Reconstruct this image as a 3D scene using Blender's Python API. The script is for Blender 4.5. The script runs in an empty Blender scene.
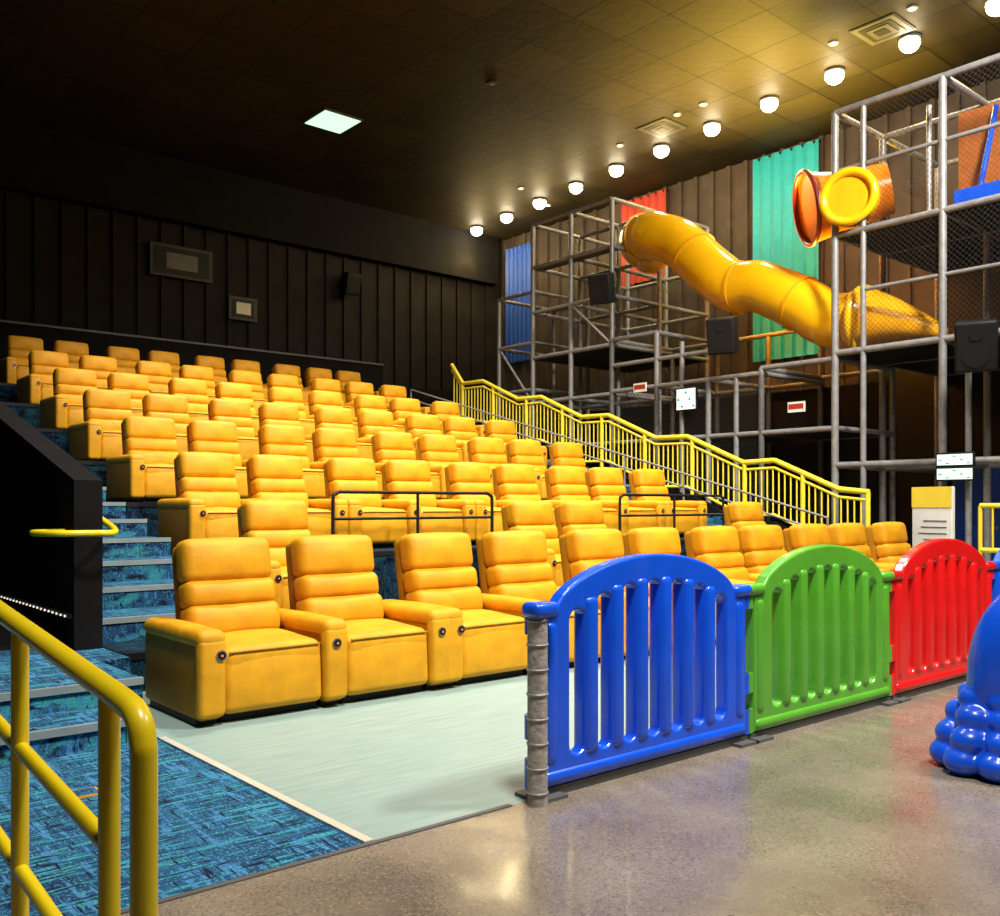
import bpy, math, random
from mathutils import Vector, Matrix
random.seed(4)
sc = bpy.context.scene
sc.view_settings.view_transform = 'Standard'

# ------------------------------------------------------------ materials
def mat(name, col, rough=0.5, metal=0.0, var=0.0, vscale=6.0, bump=0.0, bscale=40.0, emis=None, estr=0.0, coat=0.0, spec=0.5, trans=0.0):
    m = bpy.data.materials.new(name); m.use_nodes = True
    nt = m.node_tree; b = nt.nodes['Principled BSDF']
    b.inputs['Roughness'].default_value = rough
    b.inputs['Metallic'].default_value = metal
    b.inputs['Specular IOR Level'].default_value = spec
    b.inputs['Coat Weight'].default_value = coat
    b.inputs['Coat Roughness'].default_value = 0.1
    tc = nt.nodes.new('ShaderNodeTexCoord')
    if var > 0:
        n = nt.nodes.new('ShaderNodeTexNoise'); n.inputs['Scale'].default_value = vscale
        n.inputs['Detail'].default_value = 4
        nt.links.new(tc.outputs['Object'], n.inputs['Vector'])
        r = nt.nodes.new('ShaderNodeValToRGB')
        r.color_ramp.elements[0].position = 0.3; r.color_ramp.elements[1].position = 0.7
        r.color_ramp.elements[0].color = tuple(c*(1-var) for c in col)+(1,)
        r.color_ramp.elements[1].color = tuple(min(1, c*(1+var)) for c in col)+(1,)
        nt.links.new(n.outputs['Fac'], r.inputs['Fac'])
        nt.links.new(r.outputs['Color'], b.inputs['Base Color'])
    else:
        b.inputs['Base Color'].default_value = tuple(col)+(1,)
    if bump > 0:
        n2 = nt.nodes.new('ShaderNodeTexNoise'); n2.inputs['Scale'].default_value = bscale
        n2.inputs['Detail'].default_value = 3
        nt.links.new(tc.outputs['Object'], n2.inputs['Vector'])
        bp = nt.nodes.new('ShaderNodeBump'); bp.inputs['Strength'].default_value = bump
        bp.inputs['Distance'].default_value = 0.02
        nt.links.new(n2.outputs['Fac'], bp.inputs['Height'])
        nt.links.new(bp.outputs['Normal'], b.inputs['Normal'])
    if emis:
        b.inputs['Emission Color'].default_value = tuple(emis)+(1,)
        b.inputs['Emission Strength'].default_value = estr
    return m

def mixcol(nt, fac, a, b):
    n = nt.nodes.new('ShaderNodeMix'); n.data_type = 'RGBA'
    if fac is not None: nt.links.new(fac, n.inputs['Factor'])
    for s, v in ((n.inputs[6], a), (n.inputs[7], b)):
        if isinstance(v, tuple): s.default_value = v+(1,)
        else: nt.links.new(v, s)
    return n.outputs[2]

def noise(nt, vec, scale, sx=1, sy=1, sz=1, detail=2, off=(0,0,0)):
    mp = nt.nodes.new('ShaderNodeMapping'); mp.inputs['Scale'].default_value = (sx, sy, sz)
    mp.inputs['Location'].default_value = off
    nt.links.new(vec, mp.inputs['Vector'])
    n = nt.nodes.new('ShaderNodeTexNoise'); n.inputs['Scale'].default_value = scale
    n.inputs['Detail'].default_value = detail
    nt.links.new(mp.outputs['Vector'], n.inputs['Vector'])
    return n.outputs['Fac']

def step(nt, val, lo, hi):
    r = nt.nodes.new('ShaderNodeMapRange'); r.inputs['From Min'].default_value = lo
    r.inputs['From Max'].default_value = hi
    nt.links.new(val, r.inputs['Value']); return r.outputs['Result']

def carpet_mat(name, k=1.0):
    m = bpy.data.materials.new(name); m.use_nodes = True
    nt = m.node_tree; b = nt.nodes['Principled BSDF']
    tc = nt.nodes.new('ShaderNodeTexCoord').outputs['Object']
    a = noise(nt, tc, 8, 0.4, 4.2, 1, 4)
    c = noise(nt, tc, 8, 4.2, 0.4, 1, 4, (5, 3, 0))
    d = noise(nt, tc, 1.6, 1, 1, 1, 2)
    f = noise(nt, tc, 80, 1, 1, 1, 1)
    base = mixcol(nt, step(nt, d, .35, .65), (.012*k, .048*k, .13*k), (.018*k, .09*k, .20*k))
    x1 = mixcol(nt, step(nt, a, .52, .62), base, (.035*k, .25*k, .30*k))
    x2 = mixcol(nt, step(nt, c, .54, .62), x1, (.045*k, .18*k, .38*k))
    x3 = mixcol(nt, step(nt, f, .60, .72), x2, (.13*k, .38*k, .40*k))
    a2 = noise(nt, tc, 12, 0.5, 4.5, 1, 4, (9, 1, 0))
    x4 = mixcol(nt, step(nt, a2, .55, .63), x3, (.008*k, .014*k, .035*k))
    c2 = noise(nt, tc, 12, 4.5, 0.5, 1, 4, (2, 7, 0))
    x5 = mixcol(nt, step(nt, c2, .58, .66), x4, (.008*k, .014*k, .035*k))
    nt.links.new(x5, b.inputs['Base Color'])
    b.inputs['Roughness'].default_value = 0.95
    b.inputs['Specular IOR Level'].default_value = 0.1
    bp = nt.nodes.new('ShaderNodeBump'); bp.inputs['Strength'].default_value = .5; bp.inputs['Distance'].default_value = .01
    nt.links.new(f, bp.inputs['Height']); nt.links.new(bp.outputs['Normal'], b.inputs['Normal'])
    return m

def terrazzo_mat():
    m = bpy.data.materials.new('polished_concrete'); m.use_nodes = True
    nt = m.node_tree; b = nt.nodes['Principled BSDF']
    tc = nt.nodes.new('ShaderNodeTexCoord').outputs['Object']
    big = noise(nt, tc, 1.3, 1, 1, 1, 7)
    base = mixcol(nt, step(nt, big, .3, .7), (.155, .123, .093), (.285, .238, .185))
    v = nt.nodes.new('ShaderNodeTexVoronoi'); v.inputs['Scale'].default_value = 130
    nt.links.new(tc, v.inputs['Vector'])
    sep = nt.nodes.new('ShaderNodeSeparateColor'); nt.links.new(v.outputs['Color'], sep.inputs['Color'])
    s1 = mixcol(nt, step(nt, sep.outputs['Red'], .5, 1.3), base, (.06, .048, .038))
    s2 = mixcol(nt, step(nt, sep.outputs['Green'], .86, 1.2), s1, (.42, .37, .31))
    nt.links.new(s2, b.inputs['Base Color'])
    rr = noise(nt, tc, 2.6, 1, 1, 1, 6, (2, 2, 0))
    r = nt.nodes.new('ShaderNodeMapRange'); r.inputs['To Min'].default_value = .15; r.inputs['To Max'].default_value = .36
    r.inputs['From Min'].default_value=.35; r.inputs['From Max'].default_value=.65
    nt.links.new(rr, r.inputs['Value']); nt.links.new(r.outputs['Result'], b.inputs['Roughness'])
    b.inputs['Specular IOR Level'].default_value = .7
    n = noise(nt, tc, 7, 1, 1, 1, 3)
    bp = nt.nodes.new('ShaderNodeBump'); bp.inputs['Strength'].default_value = .12; bp.inputs['Distance'].default_value = .006
    nt.links.new(n, bp.inputs['Height']); nt.links.new(bp.outputs['Normal'], b.inputs['Normal'])
    return m

def vinyl_mat():
    m = bpy.data.materials.new('pale_vinyl'); m.use_nodes = True
    nt = m.node_tree; b = nt.nodes['Principled BSDF']
    tc = nt.nodes.new('ShaderNodeTexCoord').outputs['Object']
    a = noise(nt, tc, 5, .5, 7, 1, 6)
    c = noise(nt, tc, 1.2, 1, 1, 1, 3)
    x = mixcol(nt, step(nt, a, .35, .65), (.20, .30, .28), (.31, .41, .37))
    y = mixcol(nt, step(nt, c, .3, .9), x, (.26, .37, .35))
    nt.links.new(y, b.inputs['Base Color'])
    b.inputs['Roughness'].default_value = .45
    return m

def ceiling_mat():
    m = bpy.data.materials.new('ceiling_tiles'); m.use_nodes = True
    nt = m.node_tree; b = nt.nodes['Principled BSDF']
    tc = nt.nodes.new('ShaderNodeTexCoord').outputs['Object']
    br = nt.nodes.new('ShaderNodeTexBrick'); br.offset = 0
    br.inputs['Scale'].default_value = 1.0
    br.inputs['Brick Width'].default_value = 1.25; br.inputs['Row Height'].default_value = 1.25
    br.inputs['Mortar Size'].default_value = .025; br.inputs['Mortar Smooth'].default_value = .3
    br.inputs['Color1'].default_value = (.016, .013, .008, 1); br.inputs['Color2'].default_value = (.027, .022, .012, 1)
    br.inputs['Mortar'].default_value = (.008, .007, .005, 1)
    nt.links.new(tc, br.inputs['Vector'])
    nt.links.new(br.outputs['Color'], b.inputs['Base Color'])
    b.inputs['Roughness'].default_value = .6
    b.inputs['Specular IOR Level'].default_value = .12
    n = noise(nt, tc, 5, 1, 1, 1, 3)
    bp = nt.nodes.new('ShaderNodeBump'); bp.inputs['Strength'].default_value = .3; bp.inputs['Distance'].default_value = .03
    nt.links.new(n, bp.inputs['Height']); nt.links.new(bp.outputs['Normal'], b.inputs['Normal'])
    return m

def net_mat():
    m = bpy.data.materials.new('safety_net'); m.use_nodes = True
    nt = m.node_tree; b = nt.nodes['Principled BSDF']
    b.inputs['Base Color'].default_value = (.035, .032, .03, 1)
    tc = nt.nodes.new('ShaderNodeTexCoord').outputs['Object']
    sp = nt.nodes.new('ShaderNodeSeparateXYZ'); nt.links.new(tc, sp.inputs[0])
    outs = []
    def mth(op, a, bb):
        n = nt.nodes.new('ShaderNodeMath'); n.operation = op
        for i, v in enumerate((a, bb)):
            if v is None: continue
            if isinstance(v, (int, float)): n.inputs[i].default_value = v
            else: nt.links.new(v, n.inputs[i])
        return n.outputs[0]
    h = mth('ADD', sp.outputs['X'], sp.outputs['Y'])
    for s in (mth('ADD', h, sp.outputs['Z']), mth('SUBTRACT', h, sp.outputs['Z'])):
        f = mth('FRACT', mth('MULTIPLY', s, 10.0), None)
        outs.append(mth('LESS_THAN', f, .09))
    al = mth('MAXIMUM', outs[0], outs[1])
    nt.links.new(al, b.inputs['Alpha'])
    return m

M = {}
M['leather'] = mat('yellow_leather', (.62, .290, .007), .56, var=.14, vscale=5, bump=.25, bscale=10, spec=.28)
M['leather_shade'] = mat('yellow_leather_shade', (.38, .168, .005), .58, var=.1, bump=.2, bscale=10, spec=.22)  # darker copy of the leather, shade on sides and backs put into the colour
M['black'] = mat('black_plastic', (.010, .010, .011), .5, spec=.2)
M['blackwall'] = mat('black_wall_paint', (.006, .0055, .006), .8, var=.3, vscale=3, bump=.1, spec=.12)
M['backwall'] = mat('dark_batten', (.013, .0105, .0095), .7, var=.3, vscale=2, spec=.15)
M['rightwall'] = mat('brown_batten', (.056, .042, .034), .6, var=.25, vscale=2, spec=.3)
M['yellow'] = mat('yellow_paint', (.80, .60, .010), .3, var=.05, coat=.3)
M['yellow2'] = mat('yellow_paint_stair', (.90, .70, .04), .35, var=.05)
M['slide'] = mat('slide_yellow_plastic', (.95, .50, .006), .20, var=.06, vscale=2, coat=.5)
M['slide_seam'] = mat('slide_seam', (.82, .38, .006), .3)
M['orange'] = mat('orange_plastic', (.95, .27, .006), .28, var=.05, coat=.3)
M['amber'] = mat('amber_plastic', (.90, .40, .008), .25, var=.06, coat=.3)
M['red_rim'] = mat('dark_red_rim', (.25, .02, .015), .3)
M['blue'] = mat('blue_plastic', (.005, .085, .72), .28, var=.08, bump=.05, coat=.3)
M['green'] = mat('green_plastic', (.095, .37, .028), .30, var=.08, bump=.05, coat=.3)
M['red'] = mat('red_plastic', (.72, .010, .010), .28, var=.08, bump=.05, coat=.3)
M['steel'] = mat('galvanised_steel', (.24, .235, .235), .42, metal=.2, var=.2, vscale=9)
M['steel_light'] = mat('light_steel', (.42, .41, .40), .4, metal=.3, var=.15)
M['tape'] = mat('grey_tape', (.34, .31, .28), .6, var=.25, vscale=20, bump=.3)
M['carpet'] = carpet_mat('blue_carpet', 1.05)
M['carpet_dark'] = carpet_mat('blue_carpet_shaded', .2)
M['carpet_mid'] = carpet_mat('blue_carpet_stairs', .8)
M['nosing'] = mat('step_nosing', (.20, .24, .25), .5, var=.1)
M['terrazzo'] = terrazzo_mat()
M['vinyl'] = vinyl_mat()
M['ceil'] = ceiling_mat()
M['net'] = net_mat()
M['strip'] = mat('cream_metal', (.66, .62, .53), .35, metal=.2, var=.05)
M['teal'] = mat('teal_banner', (.004, .35, .46), .5, var=.08)
M['bluepanel'] = mat('blue_banner', (.006, .07, .48), .5, var=.08)
M['redpanel'] = mat('red_banner', (.38, .025, .010), .5, var=.08)
M['orangepanel'] = mat('orange_banner', (.42, .12, .02), .5, var=.15)
M['white'] = mat('white_board', (.72, .72, .69), .5, var=.04)
M['dimglass'] = mat('projector_glass', (.12, .12, .12), .2, var=.1)
M['signyellow'] = mat('sign_yellow', (.85, .65, .05), .5, var=.04)
M['screen'] = mat('screen_lit', (.5, .6, .58), .4, emis=(.78, 1, .90), estr=.8)
M['sign_text'] = mat('screen_text_green', (.02, .25, .18), .4, emis=(.05, .5, .35), estr=.3)
M['lamp'] = mat('lamp_glow', (1, 1, 1), .5, emis=(1, .86, .60), estr=48)
M['lamp_s'] = mat('lamp_glow_small', (1, 1, 1), .5, emis=(1, .72, .42), estr=4)
M['green_lamp'] = mat('green_lamp_glow', (.1, .3, .12), .5, emis=(.58, 1, .62), estr=1.4)
M['led'] = mat('led_glow', (1, 1, 1), .5, emis=(1, .85, .65), estr=.8)
M['grey'] = mat('grey_metal', (.085, .085, .085), .5, var=.1)
M['darkgrey'] = mat('dark_grey_mesh', (.022, .022, .022), .6)
M['button'] = mat('button_ring', (.35, .33, .33), .25, metal=.8)
M['redled'] = mat('button_led', (.8, .1, .02), .3, emis=(1, .15, .02), estr=1.0)

# ------------------------------------------------------------ mesh builder
class MB:
    def __init__(s): s.v = []; s.f = []; s.m = []; s.sm = []; s.mats = []
    def mi(s, k):
        if k not in s.mats: s.mats.append(k)
        return s.mats.index(k)
    def add(s, verts, faces, k, smooth=False, T=None):
        o = len(s.v); i = s.mi(k)
        for p in verts:
            p = Vector(p)
            if T is not None: p = T @ p
            s.v.append(tuple(p))
        for f in faces:
            s.f.append([o+a for a in f]); s.m.append(i); s.sm.append(smooth)
    def box(s, lo, hi, k, T=None):
        x0, y0, z0 = lo; x1, y1, z1 = hi
        v = [(x0,y0,z0),(x1,y0,z0),(x1,y1,z0),(x0,y1,z0),(x0,y0,z1),(x1,y0,z1),(x1,y1,z1),(x0,y1,z1)]
        f = [(0,3,2,1),(4,5,6,7),(0,1,5,4),(1,2,6,5),(2,3,7,6),(3,0,4,7)]
        s.add(v, f, k, False, T)
    def rbox(s, c, size, r, k, n=6, bulge=(0,0,0), rx=0.0, T=None):
        hx, hy, hz = [a/2 for a in size]
        r = min(r, hx*.98, hy*.98, hz*.98)
        idx = {}; verts = []; faces = []
        def samples(h):
            k2 = max(2, n//2-1)
            L = [-h+r*(i/k2) for i in range(k2+1)]
            e = L[:]
            mid = n-2*k2
            inner = h-r
            for i in range(1, mid): L.append(-inner+2*inner*i/mid)
            L += [-q for q in reversed(e)]
            return L
        SX, SY, SZ = samples(hx), samples(hy), samples(hz)
        N = len(SX)-1
        def pt(a, b, cc):
            key = (a, b, cc)
            if key in idx: return idx[key]
            q = [SX[a], SY[b], SZ[cc]]
            inner = [max(-(h-r), min(h-r, w)) for w, h in zip(q, (hx, hy, hz))]
            d = Vector([w-i for w, i in zip(q, inner)])
            if d.length > 1e-9: d = d.normalized()*r
            p = [i+w for i, w in zip(inner, d)]
            ux, uy, uz = p[0]/hx, p[1]/hy, p[2]/hz
            p[0] += bulge[0]*ux*(1-uy*uy)*(1-uz*uz)
            p[1] += bulge[1]*uy*(1-ux*ux)*(1-uz*uz)
            p[2] += bulge[2]*uz*(1-ux*ux)*(1-uy*uy)
            v = Matrix.Rotation(rx, 3, 'X') @ Vector(p) + Vector(c)
            idx[key] = len(verts); verts.append(v); return idx[key]
        for i in range(N):
            for j in range(N):
                faces.append((pt(i,j,N), pt(i+1,j,N), pt(i+1,j+1,N), pt(i,j+1,N)))
                faces.append((pt(i,j,0), pt(i,j+1,0), pt(i+1,j+1,0), pt(i+1,j,0)))
                faces.append((pt(i,0,j), pt(i+1,0,j), pt(i+1,0,j+1), pt(i,0,j+1)))
                faces.append((pt(i,N,j), pt(i,N,j+1), pt(i+1,N,j+1), pt(i+1,N,j)))
                faces.append((pt(0,i,j), pt(0,i,j+1), pt(0,i+1,j+1), pt(0,i+1,j)))
                faces.append((pt(N,i,j), pt(N,i+1,j), pt(N,i+1,j+1), pt(N,i,j+1)))
        s.add(verts, faces, k, True, T)
    def cyl(s, a, b, r, k, n=10, r2=None, T=None, caps=True):
        a = Vector(a); b = Vector(b); r2 = r if r2 is None else r2
        d = (b-a).normalized()
        u = d.orthogonal().normalized(); w = d.cross(u)
        ra = [a+(u*math.cos(t)+w*math.sin(t))*r for t in [2*math.pi*i/n for i in range(n)]]
        rb = [b+(u*math.cos(t)+w*math.sin(t))*r2 for t in [2*math.pi*i/n for i in range(n)]]
        s.add(ra+rb, [(i,(i+1)%n,n+(i+1)%n,n+i) for i in range(n)], k, True, T)
        if caps:
            s.add(ra, [tuple(reversed(range(n)))], k, False, T)
            s.add(rb, [tuple(range(n))], k, False, T)
    def sweep(s, pts, rad, k, n=20, sub=8, caps=True, kseam=None, every=None, smoothpath=True):
        P = [Vector(p) for p in pts]
        path = []
        if smoothpath:
            Q = [2*P[0]-P[1]]+P+[2*P[-1]-P[-2]]
            for i in range(1, len(Q)-2):
                for j in range(sub):
                    t = j/sub
                    path.append(.5*((2*Q[i])+(-Q[i-1]+Q[i+1])*t+(2*Q[i-1]-5*Q[i]+4*Q[i+1]-Q[i+2])*t*t+(-Q[i-1]+3*Q[i]-3*Q[i+1]+Q[i+2])*t**3))
            path.append(P[-1])
        else: path = P
        N = len(path); rings = []
        up = None
        for i, p in enumerate(path):
            d = (path[min(i+1, N-1)]-path[max(i-1, 0)]).normalized()
            if up is None: u = d.orthogonal().normalized()
            else: u = (up-d*up.dot(d)).normalized()
            up = u; w = d.cross(u)
            r = rad(i/(N-1), i) if callable(rad) else rad
            rings.append([p+(u*math.cos(2*math.pi*q/n)+w*math.sin(2*math.pi*q/n))*r for q in range(n)])
        verts = [v for r in rings for v in r]
        fs = []
        for i in range(N-1):
            for q in range(n):
                fs.append((i*n+q, i*n+(q+1)%n, (i+1)*n+(q+1)%n, (i+1)*n+q))
        s.add(verts, fs, k, True)
        if caps:
            s.add(rings[0], [tuple(reversed(range(n)))], k); s.add(rings[-1], [tuple(range(n))], k)
        if kseam:
            for i in range(0, N-1, every):
                r = (rad(i/(N-1), i) if callable(rad) else rad)
                a = path[i]; d = (path[min(i+1, N-1)]-path[max(i-1, 0)]).normalized()
                s.cyl(a-d*.03, a+d*.03, r*1.045, kseam, n)
        return path
    def ball(s, c, r, k, n=12, m=8):
        rx, ry, rz = r if isinstance(r, tuple) else (r, r, r)
        verts = []; fs = []
        for j in range(m+1):
            ph = math.pi*j/m
            for i in range(n):
                th = 2*math.pi*i/n
                verts.append((c[0]+rx*math.sin(ph)*math.cos(th), c[1]+ry*math.sin(ph)*math.sin(th), c[2]+rz*math.cos(ph)))
        for j in range(m):
            for i in range(n):
                fs.append((j*n+i, (j+1)*n+i, (j+1)*n+(i+1)%n, j*n+(i+1)%n))
        s.add(verts, fs, k, True)
    def torus(s, c, axis, R, r, k, n=28, m=8):
        ax = Vector(axis).normalized(); u = ax.orthogonal().normalized(); w = ax.cross(u); c = Vector(c)
        verts = []; fs = []
        for i in range(n):
            t = 2*math.pi*i/n; e = u*math.cos(t)+w*math.sin(t)
            for j in range(m):
                q = 2*math.pi*j/m
                verts.append(c+e*(R+r*math.cos(q))+ax*(r*math.sin(q)))
        for i in range(n):
            for j in range(m):
                fs.append((i*m+j, ((i+1)%n)*m+j, ((i+1)%n)*m+(j+1)%m, i*m+(j+1)%m))
        s.add(verts, fs, k, True)
    def mesh(s, name):
        me = bpy.data.meshes.new(name)
        me.from_pydata(s.v, [], s.f)
        for k in s.mats: me.materials.append(M[k])
        me.polygons.foreach_set('material_index', s.m)
        me.polygons.foreach_set('use_smooth', s.sm)
        me.update(); return me
    def obj(s, name, loc=(0,0,0), rz=0):
        return place(s.mesh(name), name, loc, rz)

def place(me, name, loc=(0,0,0), rz=0, parent=None):
    o = bpy.data.objects.new(name, me); sc.collection.objects.link(o)
    o.location = loc; o.rotation_euler = (0, 0, rz)
    if parent: o.parent = parent
    return o

# ------------------------------------------------------------ key dims
XR, YB, ZC = 21.2, 24.8, 10.6          # right wall, back wall, ceiling
XL, YF = -4.0, -6.0
HEAD = lambda r: 6.8+2.18*(r-1)        # y of headrests in row r
PZ = lambda r: 0.0 if r == 1 else .30+.595*(r-2)
EDGE = lambda r: HEAD(r)-1.55          # platform front edge

# ------------------------------------------------------------ room shell
b = MB(); b.box((XL, YF, -.2), (XR, 3.44, 0), 'terrazzo'); b.obj('floor')
b = MB(); b.box((2.2, 3.44, -.2), (16.0, 7.4, 0), 'vinyl'); b.box((16.0, 3.44, -.2), (XR, YB, 0), 'terrazzo'); b.obj('floor_vinyl')
b = MB(); b.box((XL, 3.44, -.2), (2.2, 7.4, 0), 'carpet'); b.obj('floor_carpet')
b = MB(); b.box((XL, YF, ZC), (XR, YB, ZC+.2), 'ceil'); b.obj('ceiling')
b = MB(); b.box((XL, YB, -.2), (XR, YB+.2, ZC+.2), 'backwall')
x = XL+.3
while x < XR-.2:
    b.box((x, YB-.07, 3.5), (x+.10, YB+.01, ZC), 'backwall'); x += .62
b.box((XL, YB-.35, 9.0), (XR-.4, YB, ZC), 'blackwall')
b.obj('wall_back')
b = MB(); b.box((XR, YF, -.2), (XR+.2, YB+.2, ZC+.2), 'rightwall')
y = YF+.3
while y < YB-.2:
    b.box((XR-.08, y, 0), (XR+.01, y+.12, ZC), 'rightwall'); y += .55
b.obj('wall_right')
b = MB(); b.box((XL-.2, YF, -.2), (XL, YB+.2, ZC+.2), 'blackwall'); b.obj('wall_left')
b = MB(); b.box((XL-.2, YF-.2, -.2), (XR+.2, YF, ZC+.2), 'blackwall'); b.obj('wall_front')
b = MB(); b.box((2.18, 3.45, 0), (2.225, 5.83, .012), 'strip'); b.obj('trim_1')
b = MB(); b.box((XL, 3.42, 0), (2.2, 3.45, .006), 'grey'); b.box((2.2, 3.42, 0), (3.0, 3.45, .006), 'grey'); b.obj('trim_2')
b = MB(); b.box((1.38, 4.90, 0), (1.56, 5.04, .008), 'leather'); b.box((1.395, 4.915, .008), (1.545, 5.025, .011), 'carpet_mid'); b.obj('floor_outlet')

# ------------------------------------------------------------ seating tiers
b = MB()
for r in range(2, 9):
    y0 = EDGE(r); y1 = EDGE(r+1) if r < 8 else 23.18
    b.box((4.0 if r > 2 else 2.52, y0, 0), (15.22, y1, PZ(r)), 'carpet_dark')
    b.box((4.0 if r > 2 else 2.52, y0-.012, PZ(r)-.05), (14.0, y0+.03, PZ(r)+.006), 'black')
b.obj('seating_tiers')
for (xa, xb) in ((2.51, 4.0), (14.0, 15.2)):
    b = MB(); k = 0; y = EDGE(2)+.72
    while k < 18:
        z = .30+.1983*(k+1); y0 = y+.7267*k
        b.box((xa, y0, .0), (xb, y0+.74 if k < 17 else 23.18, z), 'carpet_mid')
        b.box((xa, y0-.014, z-.04), (xb, y0+.03, z+.006), 'nosing')
        k += 1
    b.obj('aisle_steps')
b = MB()
b.box((XL+.01, 5.85, 0), (2.12, 6.35, .15), 'carpet'); b.box((XL+.01, 6.35, 0), (2.27, 7.25, .30), 'carpet'); b.box((XL+.01, 7.25, 0), (2.50, 7.88, .30), 'carpet')
b.box((XL+.01, 7.88, 0), (2.26, 8.25, .30), 'carpet')
b.box((XL+.01, 8.25, 0), (2.26, 23, .299), 'black')
b.box((XL+.01, 5.83, .11), (2.12, 5.87, .156), 'nosing'); b.box((XL+.01, 6.33, .26), (2.27, 6.37, .306), 'nosing')
b.obj('landing_steps')
b = MB()
y0, y1 = 7.9, 23.18; z0, z1 = 1.66, 1.66+.273*(15.3)
v = [(2.28,y0,.3),(2.5,y0,.3),(2.5,y1,.3),(2.28,y1,.3),(2.28,y0,z0),(2.5,y0,z0),(2.5,y1,z1),(2.28,y1,z1)]
b.add(v, [(0,3,2,1),(4,5,6,7),(0,1,5,4),(1,2,6,5),(2,3,7,6),(3,0,4,7)], 'blackwall')
b.obj('wall_aisle')
b = MB()
b.box((2.245, 7.95, .55), (2.28, 12, .585), 'black')
for i in range(34):
    yy = 8.0+i*.115; b.box((2.235, yy, .56), (2.246, yy+.02, .575), 'led')
b.obj('led_strip')
b = MB()
b.sweep([(2.58, 9.2, 1.62), (2.58, 8.3, 1.37), (2.57, 7.85, 1.27), (2.50, 7.66, 1.24), (2.36, 7.62, 1.24), (2.1, 7.7, 1.24), (2.0, 8.0, 1.24), (2.2, 8.15, 1.24), (2.3, 8.15, 1.24)], .026, 'yellow', n=10)
b.obj('aisle_grab_rail')
b = MB(); b.box((2.3, 23.2, 0), (15.3, 23.4, 5.55), 'blackwall'); b.box((2.3, 23.17, 5.55), (15.3, 23.43, 5.60), 'grey')
b.box((15.3, 23.2, 0), (20, 23.4, 5.0), 'blackwall')
b.obj('wall_parapet')

# ------------------------------------------------------------ recliners
def chair(left, right):
    b = MB()
    b.box((-.36, .10, 0), (.36, .86, .07), 'black')
    b.rbox((0, .12, .255), (.745, .20, .40), .055, 'leather', 8, (0, .03, 0), rx=-.05)
    b.rbox((0, .40, .43), (.745, .76, .17), .065, 'leather', 8, (0, 0, .03), rx=.04)
    b.rbox((0, .675, .60), (.725, .22, .25), .065, 'leather', 8, (0, .045, .0), rx=-.18)
    b.rbox((0, .725, .795), (.715, .20, .21), .065, 'leather', 8, (0, .045, .0), rx=-.18)
    b.rbox((0, .785, 1.04), (.70, .20, .32), .065, 'leather', 8, (0, .045, .015), rx=-.16)
    b.rbox((0, .845, .63), (.67, .14, 1.06), .05, 'leather_shade', 8, rx=-.15)
    b.cyl((-.34, .02, .475), (.34, .02, .475), .008, 'leather_shade', 6)
    for sx, on in ((-1, left), (1, right)):
        if not on: continue
        x = sx*.465
        b.rbox((x, .47, .30), (.175, .90, .52), .04, 'leather_shade', 8)
        b.rbox((x, .46, .575), (.20, .94, .12), .055, 'leather', 8, (0, 0, .012))
        b.rbox((x, .035, .32), (.19, .10, .52), .04, 'leather', 6)
        bx = x-sx*.03
        b.cyl((bx+.02, -.012, .47), (bx+.02, -.024, .47), .036, 'button', 16)
        b.cyl((bx+.02, -.024, .47), (bx+.02, -.030, .47), .027, 'black', 14)
        b.cyl((bx+.02, -.030, .47), (bx+.02, -.033, .47), .008, 'redled', 8)
        b.box((x-.07, .1, 0), (x+.07, .85, .08), 'black')
    b.v = [(p[0], p[1]*1.10, p[2]) for p in b.v]
    return b.mesh('recliner_seat')
cL, cR = chair(1, 1), chair(0, 1)
cB = cL
def pair(xc, r):
    for xo, me in ((-.47, cL), (.47, cR)):
        place(me, 'recliner_seat', (xc+xo, HEAD(r)-.9, PZ(r)))
for k in range(5): pair(3.50+2.04*k-(.04 if k else 0), 1)
place(cB, 'recliner_seat', (13.28, HEAD(1)-.9, 0))
for xx, me in ((4.56, cB), (8.15, cL), (9.09, cR), (12.85, cB)):
    place(me, 'recliner_seat', (xx, HEAD(2)-.9, PZ(2)))
off = {3: 4.75, 4: 4.85, 5: 4.98, 6: 5.12, 7: 5.26, 8: 5.36}
for r in range(3, 9):
    o0 = off[r]
    for k in range(4): pair(o0+.47+2.07*k, r)
    place(cB, 'recliner_seat', (min(o0+8.28, 13.4), HEAD(r)-.9, PZ(r)))

def guard(xa, xb):
    b = MB(); y = EDGE(3)+.1; z = PZ(3)
    b.sweep([(xa, y, z), (xa, y, z+.62), (xa+.03, y, z+.69), (xa+.10, y, z+.72), (xa+.3, y, z+.72), (xb-.3, y, z+.72), (xb-.10, y, z+.72), (xb-.03, y, z+.69), (xb, y, z+.62), (xb, y, z)], .022, 'black', n=8, sub=4)
    b.cyl((xa, y, z+.40), (xb, y, z+.40), .018, 'black', 8)
    xx = (xa+xb)/2
    b.cyl((xx, y, z), (xx, y, z+.72), .02, 'black', 8)
    b.obj('guard_rail')
guard(5.70, 8.15); guard(10.7, 13.3)

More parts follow.
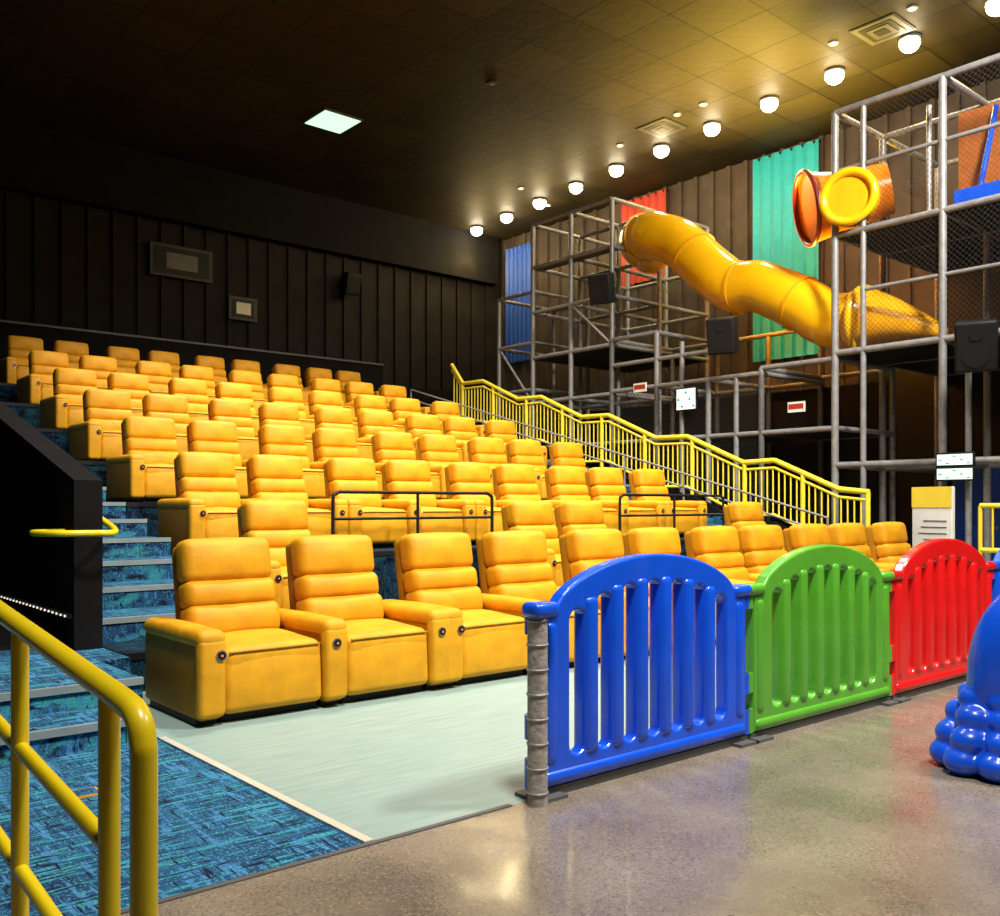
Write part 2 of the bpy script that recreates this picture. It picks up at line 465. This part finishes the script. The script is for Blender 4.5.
# ------------------------------------------------------------ yellow stair railing (right)
b = MB()
pts = []
pts.append((8.15, .56))
for r in range(3, 8):
    e = EDGE(r+1)
    if r == 3: pts.append((EDGE(3)-.9, .62)); pts.append((EDGE(3)+.4, PZ(3)+.28))
    pts.append((e-1.25+.15, PZ(r)+.26)); pts.append((e+.25, PZ(r+1)+.24))
pts.append((19.9, PZ(8)+.22))
pts = sorted(set(p for p in pts if p[0] <= 19.9))
def zat(yy):
    for (ya, za), (yb, zb) in zip(pts, pts[1:]):
        if ya <= yy <= yb: return za+(zb-za)*(yy-ya)/(yb-ya+1e-9)
    return pts[-1][1]
XRAIL = 15.3
for (ya, za), (yb, zb) in zip(pts, pts[1:]):
    for h, rr in ((1.12, .05), (.98, .028), (.10, .03)):
        b.cyl((XRAIL, ya, za+h), (XRAIL, yb, zb+h), rr, 'yellow2', 8)
yy = 8.17; i = 0
while yy < 19.9:
    zz = zat(yy)
    if i % 10 == 0: b.cyl((XRAIL, yy, zz-.15), (XRAIL, yy, zz+1.12), .045, 'yellow2', 8)
    else: b.cyl((XRAIL, yy, zz+.10), (XRAIL, yy, zz+.98), .016, 'yellow2', 6)
    yy += .125; i += 1
b.obj('stair_railing')
b = MB()
v = []
n = len(pts)
for xx in (15.23, 15.38):
    for (ya, za) in pts: v.append((xx, ya, za-.02))
    for (ya, za) in pts: v.append((xx, ya, 0))
f = []
for i in range(n-1):
    f += [(i, i+1, n+i+1, n+i), (2*n+i, 3*n+i, 3*n+i+1, 2*n+i+1), (i, 2*n+i, 2*n+i+1, i+1)]
f += [(0, n, 3*n, 2*n), (n-1, 3*n-1, 4*n-1, 2*n-1)]
b.add(v, f, 'blackwall'); b.obj('wall_stringer')
b = MB()
for h in (.85, .6):
    b.cyl((14.05, 8.2, .40+h), (14.05, 20, 3.6+h), .02, 'steel', 8)
for i in range(9):
    yy = 8.2+i*1.475; zz = .40+3.2*(yy-8.2)/11.8
    b.cyl((14.05, yy, zz), (14.05, yy, zz+.85), .02, 'steel', 8)
b.obj('aisle_handrail')

# ------------------------------------------------------------ foreground yellow railing
b = MB()
X0 = .685
def rz_(y): return 1.035+(y-1.93)*.092
top = [(X0, 4.6, rz_(4.6)), (X0, 3.2, rz_(3.2)), (X0, 2.3, rz_(2.3)), (X0, 2.02, rz_(2.02)), (X0, 1.945, rz_(1.95)-.012), (X0, 1.915, .98), (X0, 1.91, .90), (X0, 1.91, .5), (X0, 1.91, 0)]
b.sweep(top, .027, 'yellow', n=14, sub=6)
for yy in (2.12, 2.87, 3.7, 4.55):
    b.cyl((X0, yy, 0), (X0, yy, rz_(yy)), .0235, 'yellow', 14)
    b.cyl((X0, yy, 0), (X0, yy, .012), .06, 'yellow', 16)
b.cyl((X0, 1.91, 0), (X0, 1.91, .012), .06, 'yellow', 16)
for h in (.34, .68):
    b.cyl((X0, 2.12, rz_(2.12)-h), (X0, 4.55, rz_(4.55)-h), .021, 'yellow', 12)
b.obj('yellow_handrail')

# ------------------------------------------------------------ play fence
def fence_panel(key, name, x0):
    W = 1.78
    cu = bpy.data.curves.new('fp', 'CURVE'); cu.dimensions = '2D'; cu.fill_mode = 'BOTH'
    cu.extrude = .025; cu.bevel_depth = .018; cu.bevel_resolution = 3; cu.offset = -.018
    def arch(x):
        s = (x-.15)/(W-.30)
        if s <= 0 or s >= 1: return .965
        return .965+.225*(1-(2*s-1)**2)**.72
    out = [(.03, .05), (W-.03, .05), (W-.03, .955)]
    n = 40
    out.append((W-.15, .965))
    for i in range(1, n): 
        x = (W-.15)-(W-.30)*i/n
        out.append((x, arch(x)))
    out += [(.15, .965), (.03, .955)]
    def spl(pts):
        s = cu.splines.new('POLY'); s.points.add(len(pts)-1)
        for p, q in zip(s.points, pts): p.co = (q[0], q[1], 0, 1)
        s.use_cyclic_u = True
    spl(out)
    ns = 7; hw = .056; PT = .200
    for i in range(ns):
        cx = W/2+(i-(ns-1)/2)*PT
        zb = .24; zt = arch(cx)-.20
        p = []
        for q in range(9): a = math.pi*q/8; p.append((cx+hw*math.cos(a), zt+hw*math.sin(a)))
        for q in range(9): a = math.pi+math.pi*q/8; p.append((cx+hw*math.cos(a), zb+hw*math.sin(a)))
        spl(p)
    co = bpy.data.objects.new('tmp', cu); sc.collection.objects.link(co)
    dg = bpy.context.evaluated_depsgraph_get()
    me = bpy.data.meshes.new_from_object(co.evaluated_get(dg))
    b = MB()
    R = Matrix.Rotation(math.pi/2, 4, 'X')
    b.add([R @ v.co for v in me.vertices], [list(p.vertices) for p in me.polygons], key)
    bpy.data.objects.remove(co)
    for i in range(1, ns):
        cx = W/2+(i-ns/2)*PT
        zt = arch(cx)-.12; zb = .17
        b.rbox((cx, 0, (zb+zt)/2), (.106, .118, zt-zb), .04, key, 8)
    b.rbox((W/2, 0, .095), (W-.08, .12, .075), .035, key, 8)
    for xx in (.10, W-.10):
        b.rbox((xx, 0, .52), (.10, .11, .72), .04, key, 8)
    for xx in (.012, W-.012):
        for (za, zb2) in ((.05, .2), (.3, .42), (.82, .965)):
            b.cyl((xx, 0, za), (xx, 0, zb2), .042, key, 14)
        b.rbox((xx+(.05 if xx < 1 else -.05), 0, .935), (.18, .12, .07), .03, key, 6)
    b.box((-.02, -.10, 0), (.16, .10, .018), 'grey'); b.box((W-.16, -.10, 0), (W+.02, .10, .018), 'grey')
    b.box((0, -.035, .0), (W, .035, .045), 'grey')
    return b.obj(name, (x0, 3.44, 0))
for i, kk in enumerate(('blue', 'green', 'red', 'blue')):
    fence_panel(kk, 'playpen_fence_panel', 3.14+1.798*i)
b = MB()
b.cyl((0, 0, 0), (0, 0, .94), .05, 'tape', 18)
for i in range(8): b.torus((0, 0, .06+i*.12), (0, 0, 1), .049, .007, 'steel', 18, 6)
b.rbox((.02, 0, .95), (.16, .13, .075), .03, 'blue', 6)
b.obj('fence_post', (3.11, 3.36, 0))

# ------------------------------------------------------------ blue toy slide
b = MB()
bx_, by_ = 5.48, 2.15
random.seed(5)
for lvl, (nr, rr, zz, br) in enumerate(((9, .28, .075, .09), (8, .25, .185, .088), (7, .20, .30, .085), (6, .17, .40, .07))):
    for i in range(nr):
        a = 2*math.pi*i/nr+lvl*.5
        b.ball((bx_+math.cos(a)*rr, by_+math.sin(a)*rr*.9, zz), (br*1.2, br*1.2, br*.9), 'blue', 18, 12)
b.ball((bx_, by_, .2), (.26, .24, .24), 'blue', 20, 12)
b.sweep([(5.50, 2.12, .03), (5.48, 2.11, .3), (5.43, 2.12, .52), (5.43, 2.10, .72), (5.51, 2.03, .88), (5.68, 1.90, .93), (5.92, 1.72, .86)],
        lambda t, i: .225-.055*math.sin(min(1, t*1.8)*math.pi/2)-.07*max(0, t-.4), 'blue', n=24)
b.ball((5.92, 1.72, .86), (.15, .15, .15), 'blue', 20, 12)
prev = None
for i in range(13):
    t = i/12
    c = Vector((5.72+1.35*t, 1.80-.9*t, .80*(1-t)**1.5+.06))
    d = Vector((.55, .83, 0))*.22
    ring = [c-d+Vector((0, 0, .14)), c-d*.9, c+d*.9, c+d+Vector((0, 0, .14)), c+d*1.2+Vector((0, 0, .14)), c+d*1.2-Vector((0, 0, .06)), c-d*1.2-Vector((0, 0, .06)), c-d*1.2+Vector((0, 0, .14))]
    if prev: b.add(prev+ring, [(j, (j+1) % 8, 8+(j+1) % 8, 8+j) for j in range(8)], 'blue', False)
    if i in (0, 12): b.add(ring, [tuple(range(8))], 'blue')
    prev = ring
o = b.obj('toy_slide')
mod = o.modifiers.new('fuse', 'REMESH'); mod.mode = 'VOXEL'; mod.voxel_size = .013; mod.use_smooth_shade = True
mod = o.modifiers.new('soften', 'SMOOTH'); mod.iterations = 3; mod.factor = .5

# ------------------------------------------------------------ play structure
def frame(b, xs, ys, zs, r=.06, base=0.0):
    z1 = max(zs)
    for x in xs:
        for y in ys: b.cyl((x, y, base), (x, y, z1), r, 'steel', 8)
    for z in zs:
        for x in xs: b.cyl((x, min(ys), z), (x, max(ys), z), r*.9, 'steel', 8)
        for y in ys: b.cyl((min(xs), y, z), (max(xs), y, z), r*.9, 'steel', 8)
def net(b, a, c):
    b.add([(a[0], a[1], a[2]), (c[0], c[1], a[2]), (c[0], c[1], c[2]), (a[0], a[1], c[2])], [(0, 1, 2, 3)], 'net')
b = MB()
frame(b, [16.2, 17.9, 19.8], [14.95, 16.3, 17.67], [2.9, 4.05, 5.2, 6.35, 7.5, 8.6])
frame(b, [16.2, 18.2], [17.67, 19.0], [2.9, 4.4, 5.6, 6.9], .055)
frame(b, [16.2, 18.4], [10.9, 12.2, 13.6, 14.95], [2.9, 4.1], .06)
frame(b, [16.2, 18.4], [13.6, 14.95], [5.3], .06)
frame(b, [18.4], [10.9, 12.2, 13.6], [5.3], .06)
frame(b, [16.2, 18.0, 20.4], [9.3, 7.3, 5.3, 3.3], [2.2, 4.3, 6.5, 8.8], .07)
frame(b, [16.2, 18.4], [9.3, 10.9], [2.9, 4.2], .06)
for y, zt in ((8.74, 8.8), (6.87, 4.3), (12.9, 5.0), (11.5, 4.1)):
    b.cyl((16.2, y, 0), (16.2, y, zt), .055, 'steel', 8)
b.cyl((16.2, 12.2, 4.7), (16.2, 14.95, 4.7), .05, 'steel', 8)
b.cyl((16.2, 9.3, 7.7), (16.2, 3.3, 7.7), .04, 'steel', 8)
b.cyl((16.2, 8.74, 5.4), (16.2, 3.3, 5.4), .04, 'steel', 8)
for (y, xb) in ((8.0, 17.2), (6.3, 17.2), (5.7, 17.2)):
    b.cyl((xb, y, 6.5), (xb, y, 8.8), .05, 'steel_light', 8)
b.cyl((16.2, 14.95, 5.2), (16.2, 16.3, 6.35), .035, 'steel', 6)
b.cyl((16.2, 17.67, 4.05), (16.2, 19.0, 5.6), .035, 'steel', 6)
b.box((16.25, 15.0, 5.15), (19.7, 17.6, 5.24), 'black'); b.box((16.25, 15.0, 2.85), (19.7, 19.0, 2.94), 'black')
b.box((16.25, 15.0, 7.46), (16.5, 17.6, 7.52), 'grey')
b.box((16.25, 3.4, 6.45), (20.3, 9.25, 6.54), 'black'); b.box((16.25, 3.4, 4.25), (20.3, 9.25, 4.34), 'black')
b.box((16.25, 10.9, 2.85), (18.3, 14.9, 2.92), 'black'); b.box((16.25, 9.3, 2.86), (18.3, 10.9, 2.93), 'black')
net(b, (16.2, 14.95, 5.2), (16.2, 17.67, 8.6)); net(b, (16.2, 14.95, 5.2), (19.8, 14.95, 7.0))
net(b, (16.2, 17.67, 2.9), (16.2, 19.0, 6.9)); net(b, (16.2, 3.3, 6.5), (16.2, 9.3, 8.8)); net(b, (16.2, 9.3, 7.9), (20.4, 9.3, 8.8))
net(b, (16.2, 3.3, 4.3), (16.2, 9.3, 6.5)); net(b, (16.2, 10.9, 0), (16.2, 14.95, 4.1))
b.box((20.5, 3.3, 0), (20.55, 11.2, 5.0), 'black'); b.box((18.5, 9.4, 0), (18.55, 19.2, 4.0), 'black')  # black sheets added behind the frame to keep its lower interior dark
b.box((20.5, 3.3, 5.0), (20.55, 9.3, 6.4), 'black')
b.box((16.3, 14.97, 0), (19.7, 15.02, 2.8), 'black')
b.box((17.5, 6.6, 6.55), (17.6, 7.6, 8.6), 'orangepanel'); b.box((16.4, 5.0, 6.55), (17.3, 7.2, 6.85), 'blue')
b.cyl((16.9, 7.0, 6.8), (17.4, 6.9, 8.5), .05, 'blue', 8)
b.obj('play_structure')

b = MB()
sl = [(17.9, 15.15, 7.72), (17.3, 15.0, 7.78), (16.95, 14.45, 7.76), (16.95, 13.6, 7.42), (16.95, 12.75, 6.66), (16.95, 12.1, 6.16), (16.95, 11.45, 6.04), (16.95, 10.5, 5.54), (16.95, 9.85, 5.12), (16.95, 9.2, 4.98)]
b.sweep(sl, .54, 'slide', n=32, sub=8, caps=False, kseam='slide_seam', every=14)
b.torus((16.95, 9.12, 4.98), (0, -1, -.1), .62, .07, 'slide', 36, 10)
b.sweep([(16.95, 9.08, 4.98), (16.93, 8.6, 4.88), (16.88, 8.1, 4.72), (16.8, 7.55, 4.5)], lambda t, i: .62-.50*t, 'amber', n=32, sub=8)
b.obj('tube_slide')

b = MB()
ax = Vector((-.72, .66, -.18)).normalized()
c0 = Vector((16.95, 10.35, 7.42))
b.sweep([(17.9, 9.1, 7.72), c0-ax*.75+Vector((0, -.05, .02)), c0-ax*.35, c0], lambda t, i: .50+.22*t, 'orange', n=40, sub=8, caps=False)
b.cyl(c0-ax*.12, c0-ax*.06, .70, 'orange', 40)
b.torus(c0, ax, .72, .05, 'red_rim', 44, 10)
ay = Vector((-1, -.25, 0))
b.torus((16.05, 8.95, 7.12), ay, .46, .08, 'slide', 40, 10)
b.cyl(Vector((16.12, 8.97, 7.12)), Vector((16.06, 8.955, 7.12)), .44, 'amber', 36)
b.cyl(Vector((16.3, 9.0, 7.12)), Vector((16.08, 8.96, 7.12)), .50, 'slide', 36)
b.obj('slide_hatch')

# ------------------------------------------------------------ banners on right wall
def banner(y0, y1, z0, z1, k, name):
    b = MB()
    n = 24
    v = []
    for i in range(n+1):
        yy = y0+(y1-y0)*i/n; xx = XR-.16-.035*math.cos(i*math.pi/2)
        v += [(xx, yy, z0), (xx, yy, z1)]
    b.add(v, [(2*i, 2*i+2, 2*i+3, 2*i+1) for i in range(n)], k, False)
    b.box((XR-.14, y0, z1-.06), (XR-.09, y1, z1), 'black')
    b.obj(name)
banner(12.5, 14.4, 5.2, 10.5, 'teal', 'fabric_banner')
banner(23.0, 24.3, 6.3, 10.2, 'bluepanel', 'fabric_banner')
banner(17.3, 19.0, 8.0, 10.5, 'redpanel', 'fabric_banner')

# ------------------------------------------------------------ speakers, monitors, signs
def speaker(loc, s, rz, tilt=.25):
    b = MB()
    T = Matrix.Rotation(rz, 4, 'Z') @ Matrix.Rotation(tilt, 4, 'X')
    b.rbox((0, 0, 0), (.62*s, .45*s, .80*s), .05*s, 'black', 6, T=T)
    b.box((-.27*s, -.245*s, -.35*s), (.27*s, -.225*s, .35*s), 'black', T)
    b.cyl((0, -.25*s, -.12*s), (0, -.26*s, -.12*s), .2*s, 'black', 20, T=T)
    b.cyl((0, -.25*s, .2*s), (0, -.26*s, .2*s), .1*s, 'black', 16, T=T)
    b.box((-.04*s, .2*s, -.05*s), (.04*s, .5*s, .05*s), 'grey', T)
    b.obj('loudspeaker', loc)
speaker((15.7, 14.8, 6.4), .85, -1.2); speaker((15.6, 11.4, 4.85), .9, -1.2); speaker((15.5, 6.45, 4.0), 1.0, -1.2)
def monitor(loc, w, h):
    b = MB()
    b.rbox((0, 0, 0), (.06, w+.06, h+.06), .015, 'black', 4)
    b.box((-.036, -w/2, -h/2), (-.031, w/2, h/2), 'screen')
    for i in range(5):
        for j in range(3):
            if (i*2+j) % 3 == 0: b.box((-.040, -w/2+w*(i+.25)/5, -h/2+h*(j+.3)/3), (-.037, -w/2+w*(i+.75)/5, -h/2+h*(j+.6)/3), 'sign_text')
    b.box((.03, -.05, -.05), (.08, .05, .05), 'grey')
    b.obj('video_monitor', loc)
monitor((16.05, 12.65, 3.72), .50, .44); monitor((16.0, 7.0, 2.22), .58, .18); monitor((16.0, 7.0, 1.98), .58, .18)
def sign(loc, w=.36, h=.2):
    b = MB(); b.box((-.02, -w/2, -h/2), (.02, w/2, h/2), 'white'); b.box((-.024, -w/2+.02, -h/2+.06), (-.021, w/2-.02, .06), 'redpanel')
    b.obj('warning_sign', loc)
sign((16.1, 14.0, 4.1)); sign((16.1, 10.05, 3.35)); 
b = MB()
b.rbox((0, 0, 1.0), (.08, .75, 1.5), .02, 'white', 4); b.box((-.05, -.37, 1.42), (-.041, .37, 1.75), 'signyellow')
for j in range(6): b.box((-.048, -.28, .7+j*.1), (-.042, .25-.05*(j % 3), .715+j*.1), 'grey')
b.box((-.2, -.35, 0), (.2, .35, .04), 'grey'); b.cyl((0, -.25, 0), (0, -.25, .4), .025, 'grey'); b.cyl((0, .25, 0), (0, .25, .4), .025, 'grey')
b.obj('rules_sign_stand', (14.98, 6.90, 0), -.25)
b = MB()
for h in (1.45, .75): b.cyl((15.4, 6.35, h), (15.4, 3.9, h), .04, 'yellow2', 8)
for i in range(14): b.cyl((15.4, 6.35-i*.188, 0 if i % 6 == 0 else .75), (15.4, 6.35-i*.188, 1.45), .035 if i % 6 == 0 else .018, 'yellow2', 8)
b.obj('yellow_gate_railing')
b = MB(); b.box((19.75, 7.6, 0), (19.85, 8.7, 2.3), 'grey'); b.box((19.72, 7.7, .05), (19.76, 8.6, 2.2), 'bluepanel'); b.cyl((19.7, 7.8, 1.0), (19.66, 7.8, 1.0), .04, 'steel')
b.obj('door_1')

def pwin(x, z, w, h):
    b = MB(); b.box((x-w/2, YB-.16, z-h/2), (x+w/2, YB-.07, z+h/2), 'darkgrey')
    b.box((x-w/2+.1, YB-.175, z-h/2+.08), (x+w/2-.1, YB-.155, z+h/2-.08), 'black')
    b.box((x-w/4, YB-.185, z-h/4), (x+w/4, YB-.172, z+h/4), 'dimglass')
    b.obj('window_1' if w > 1 else 'window_2')
pwin(9.85, 7.95, 1.7, .85); pwin(11.6, 6.95, .85, .65)
speaker((14.9, YB-.45, 8.1), .8, 0)

# ------------------------------------------------------------ ceiling lamps (flush spotlights)
def spot_fixture(x, y):
    b = MB()
    b.cyl((0, 0, 0), (0, 0, -.04), .21, 'darkgrey', 24)
    b.torus((0, 0, -.045), (0, 0, 1), .18, .02, 'grey', 24, 6)
    b.ball((0, 0, -.12), (.19, .19, .17), 'lamp', 20, 12)
    o = b.obj('ceiling_spotlight', (x, y, ZC))
    ld = bpy.data.lights.new('added_glow', 'POINT'); ld.energy = 115; ld.color = (1, .72, .26); ld.shadow_soft_size = .15  # added point light well below the fixture, spreads a soft glow on the ceiling
    lo = bpy.data.objects.new('added_glow', ld); sc.collection.objects.link(lo); lo.parent = o; lo.location = (0, 0, -.95)
for i in range(-1, 10):
    t = i/9
    spot_fixture(18.0+1.45*t, 8.75+15.2*t)
def downlight(x, y):
    b = MB(); b.cyl((0, 0, .0), (0, 0, -.03), .10, 'grey', 16); b.cyl((0, 0, -.03), (0, 0, -.04), .06, 'lamp_s', 16)
    b.obj('recessed_downlight', (x, y, ZC))
def px2ceil(u, v, z=ZC):
    d = (z-1.46)*938/(505-v); l = (u-500)/938*d
    return .649*d+.760*l, .760*d-.649*l
for (u, v) in ((833, 43), (677, 114), (412, 238), (521, 188), (548, 205), (620, 145), (912, 8), (703, 104)):
    downlight(*px2ceil(u, v))
def vent(u, v):
    x, y = px2ceil(u, v); b = MB()
    for i in range(4):
        s = .42-.1*i; b.box((-s, -s, -.03-.012*i), (s, s, -.02-.012*i), 'darkgrey' if i % 2 == 0 else 'black')
    b.box((-.45, -.45, -.02), (.45, .45, 0), 'black')
    b.obj('ceiling_vent', (x, y, ZC))
vent(662, 128); vent(882, 30)
x, y = px2ceil(333, 121)
b = MB(); b.box((-.52, -.52, -.04), (.52, .52, 0), 'grey'); b.box((-.48, -.48, -.05), (.48, .48, -.04), 'green_lamp'); b.obj('ceiling_panel_light', (x, y, ZC))

# added fill lights (area lamps below made-up black flush fixtures)
def fill_light(x, y, target, power, size, col=(1, .94, .84), spread=130):
    b = MB(); b.rbox((0, 0, -.03), (.2, .2, .05), .02, 'black', 4)
    o = b.obj('added_fill_light', (x, y, ZC))
    ld = bpy.data.lights.new('fill_lamp', 'AREA'); ld.energy = power; ld.size = size; ld.color = col; ld.spread = math.radians(spread)
    lo = bpy.data.objects.new('fill_lamp', ld); sc.collection.objects.link(lo)
    lo.parent = o; lo.location = (0, 0, -.35)
    d = Vector(target)-Vector((x, y, ZC-.35)); lo.rotation_euler = d.to_track_quat('-Z', 'Y').to_euler()
fill_light(2.0, 0.5, (5, 6, 0), 490, 1.2, spread=100)
fill_light(8.5, -0.5, (8, 6.5, 0), 640, 1.2, spread=100)
fill_light(5.5, 8.0, (6.5, 11, 0), 470, 1.0, spread=110)
fill_light(11.0, 8.5, (11, 11, 0), 470, 1.0, spread=110)
fill_light(8.0, 15.5, (8, 16.5, 3), 350, 1.0, spread=105)
fill_light(13.0, 15.5, (12, 16.5, 3), 280, 1.0, spread=105)
fill_light(12.5, 3.0, (17, 10, 5), 620, 1.2, spread=100)
# added warm uplight, stands in for light bounced off the slide
ld = bpy.data.lights.new('bounce_fill_lamp', 'AREA'); ld.energy = 1250; ld.size = 1.2; ld.color = (1, .66, .07)
b = MB(); b.rbox((0, 0, 0), (.3, .3, .1), .03, 'black', 4)
o = b.obj('added_uplight', (18.4, 11.6, 5.42))
b2 = bpy.data.objects.new('bounce_fill_lamp', ld); sc.collection.objects.link(b2); b2.parent = o; b2.location = (0, 0, .1); b2.rotation_euler = (math.pi, -.35, 0)
ld.spread = math.radians(95)

w = bpy.data.worlds.new('World'); sc.world = w; w.use_nodes = True
w.node_tree.nodes['Background'].inputs[0].default_value = (.02, .02, .025, 1)

# ------------------------------------------------------------ camera
cd = bpy.data.cameras.new('camera'); cam = bpy.data.objects.new('camera', cd); sc.collection.objects.link(cam)
cam.location = (0, 0, 1.46); cam.rotation_euler = (math.pi/2, 0, -math.radians(40.5))
cd.sensor_width = 36; cd.lens = 33.8; cd.shift_y = .047; cd.clip_end = 200
sc.camera = cam
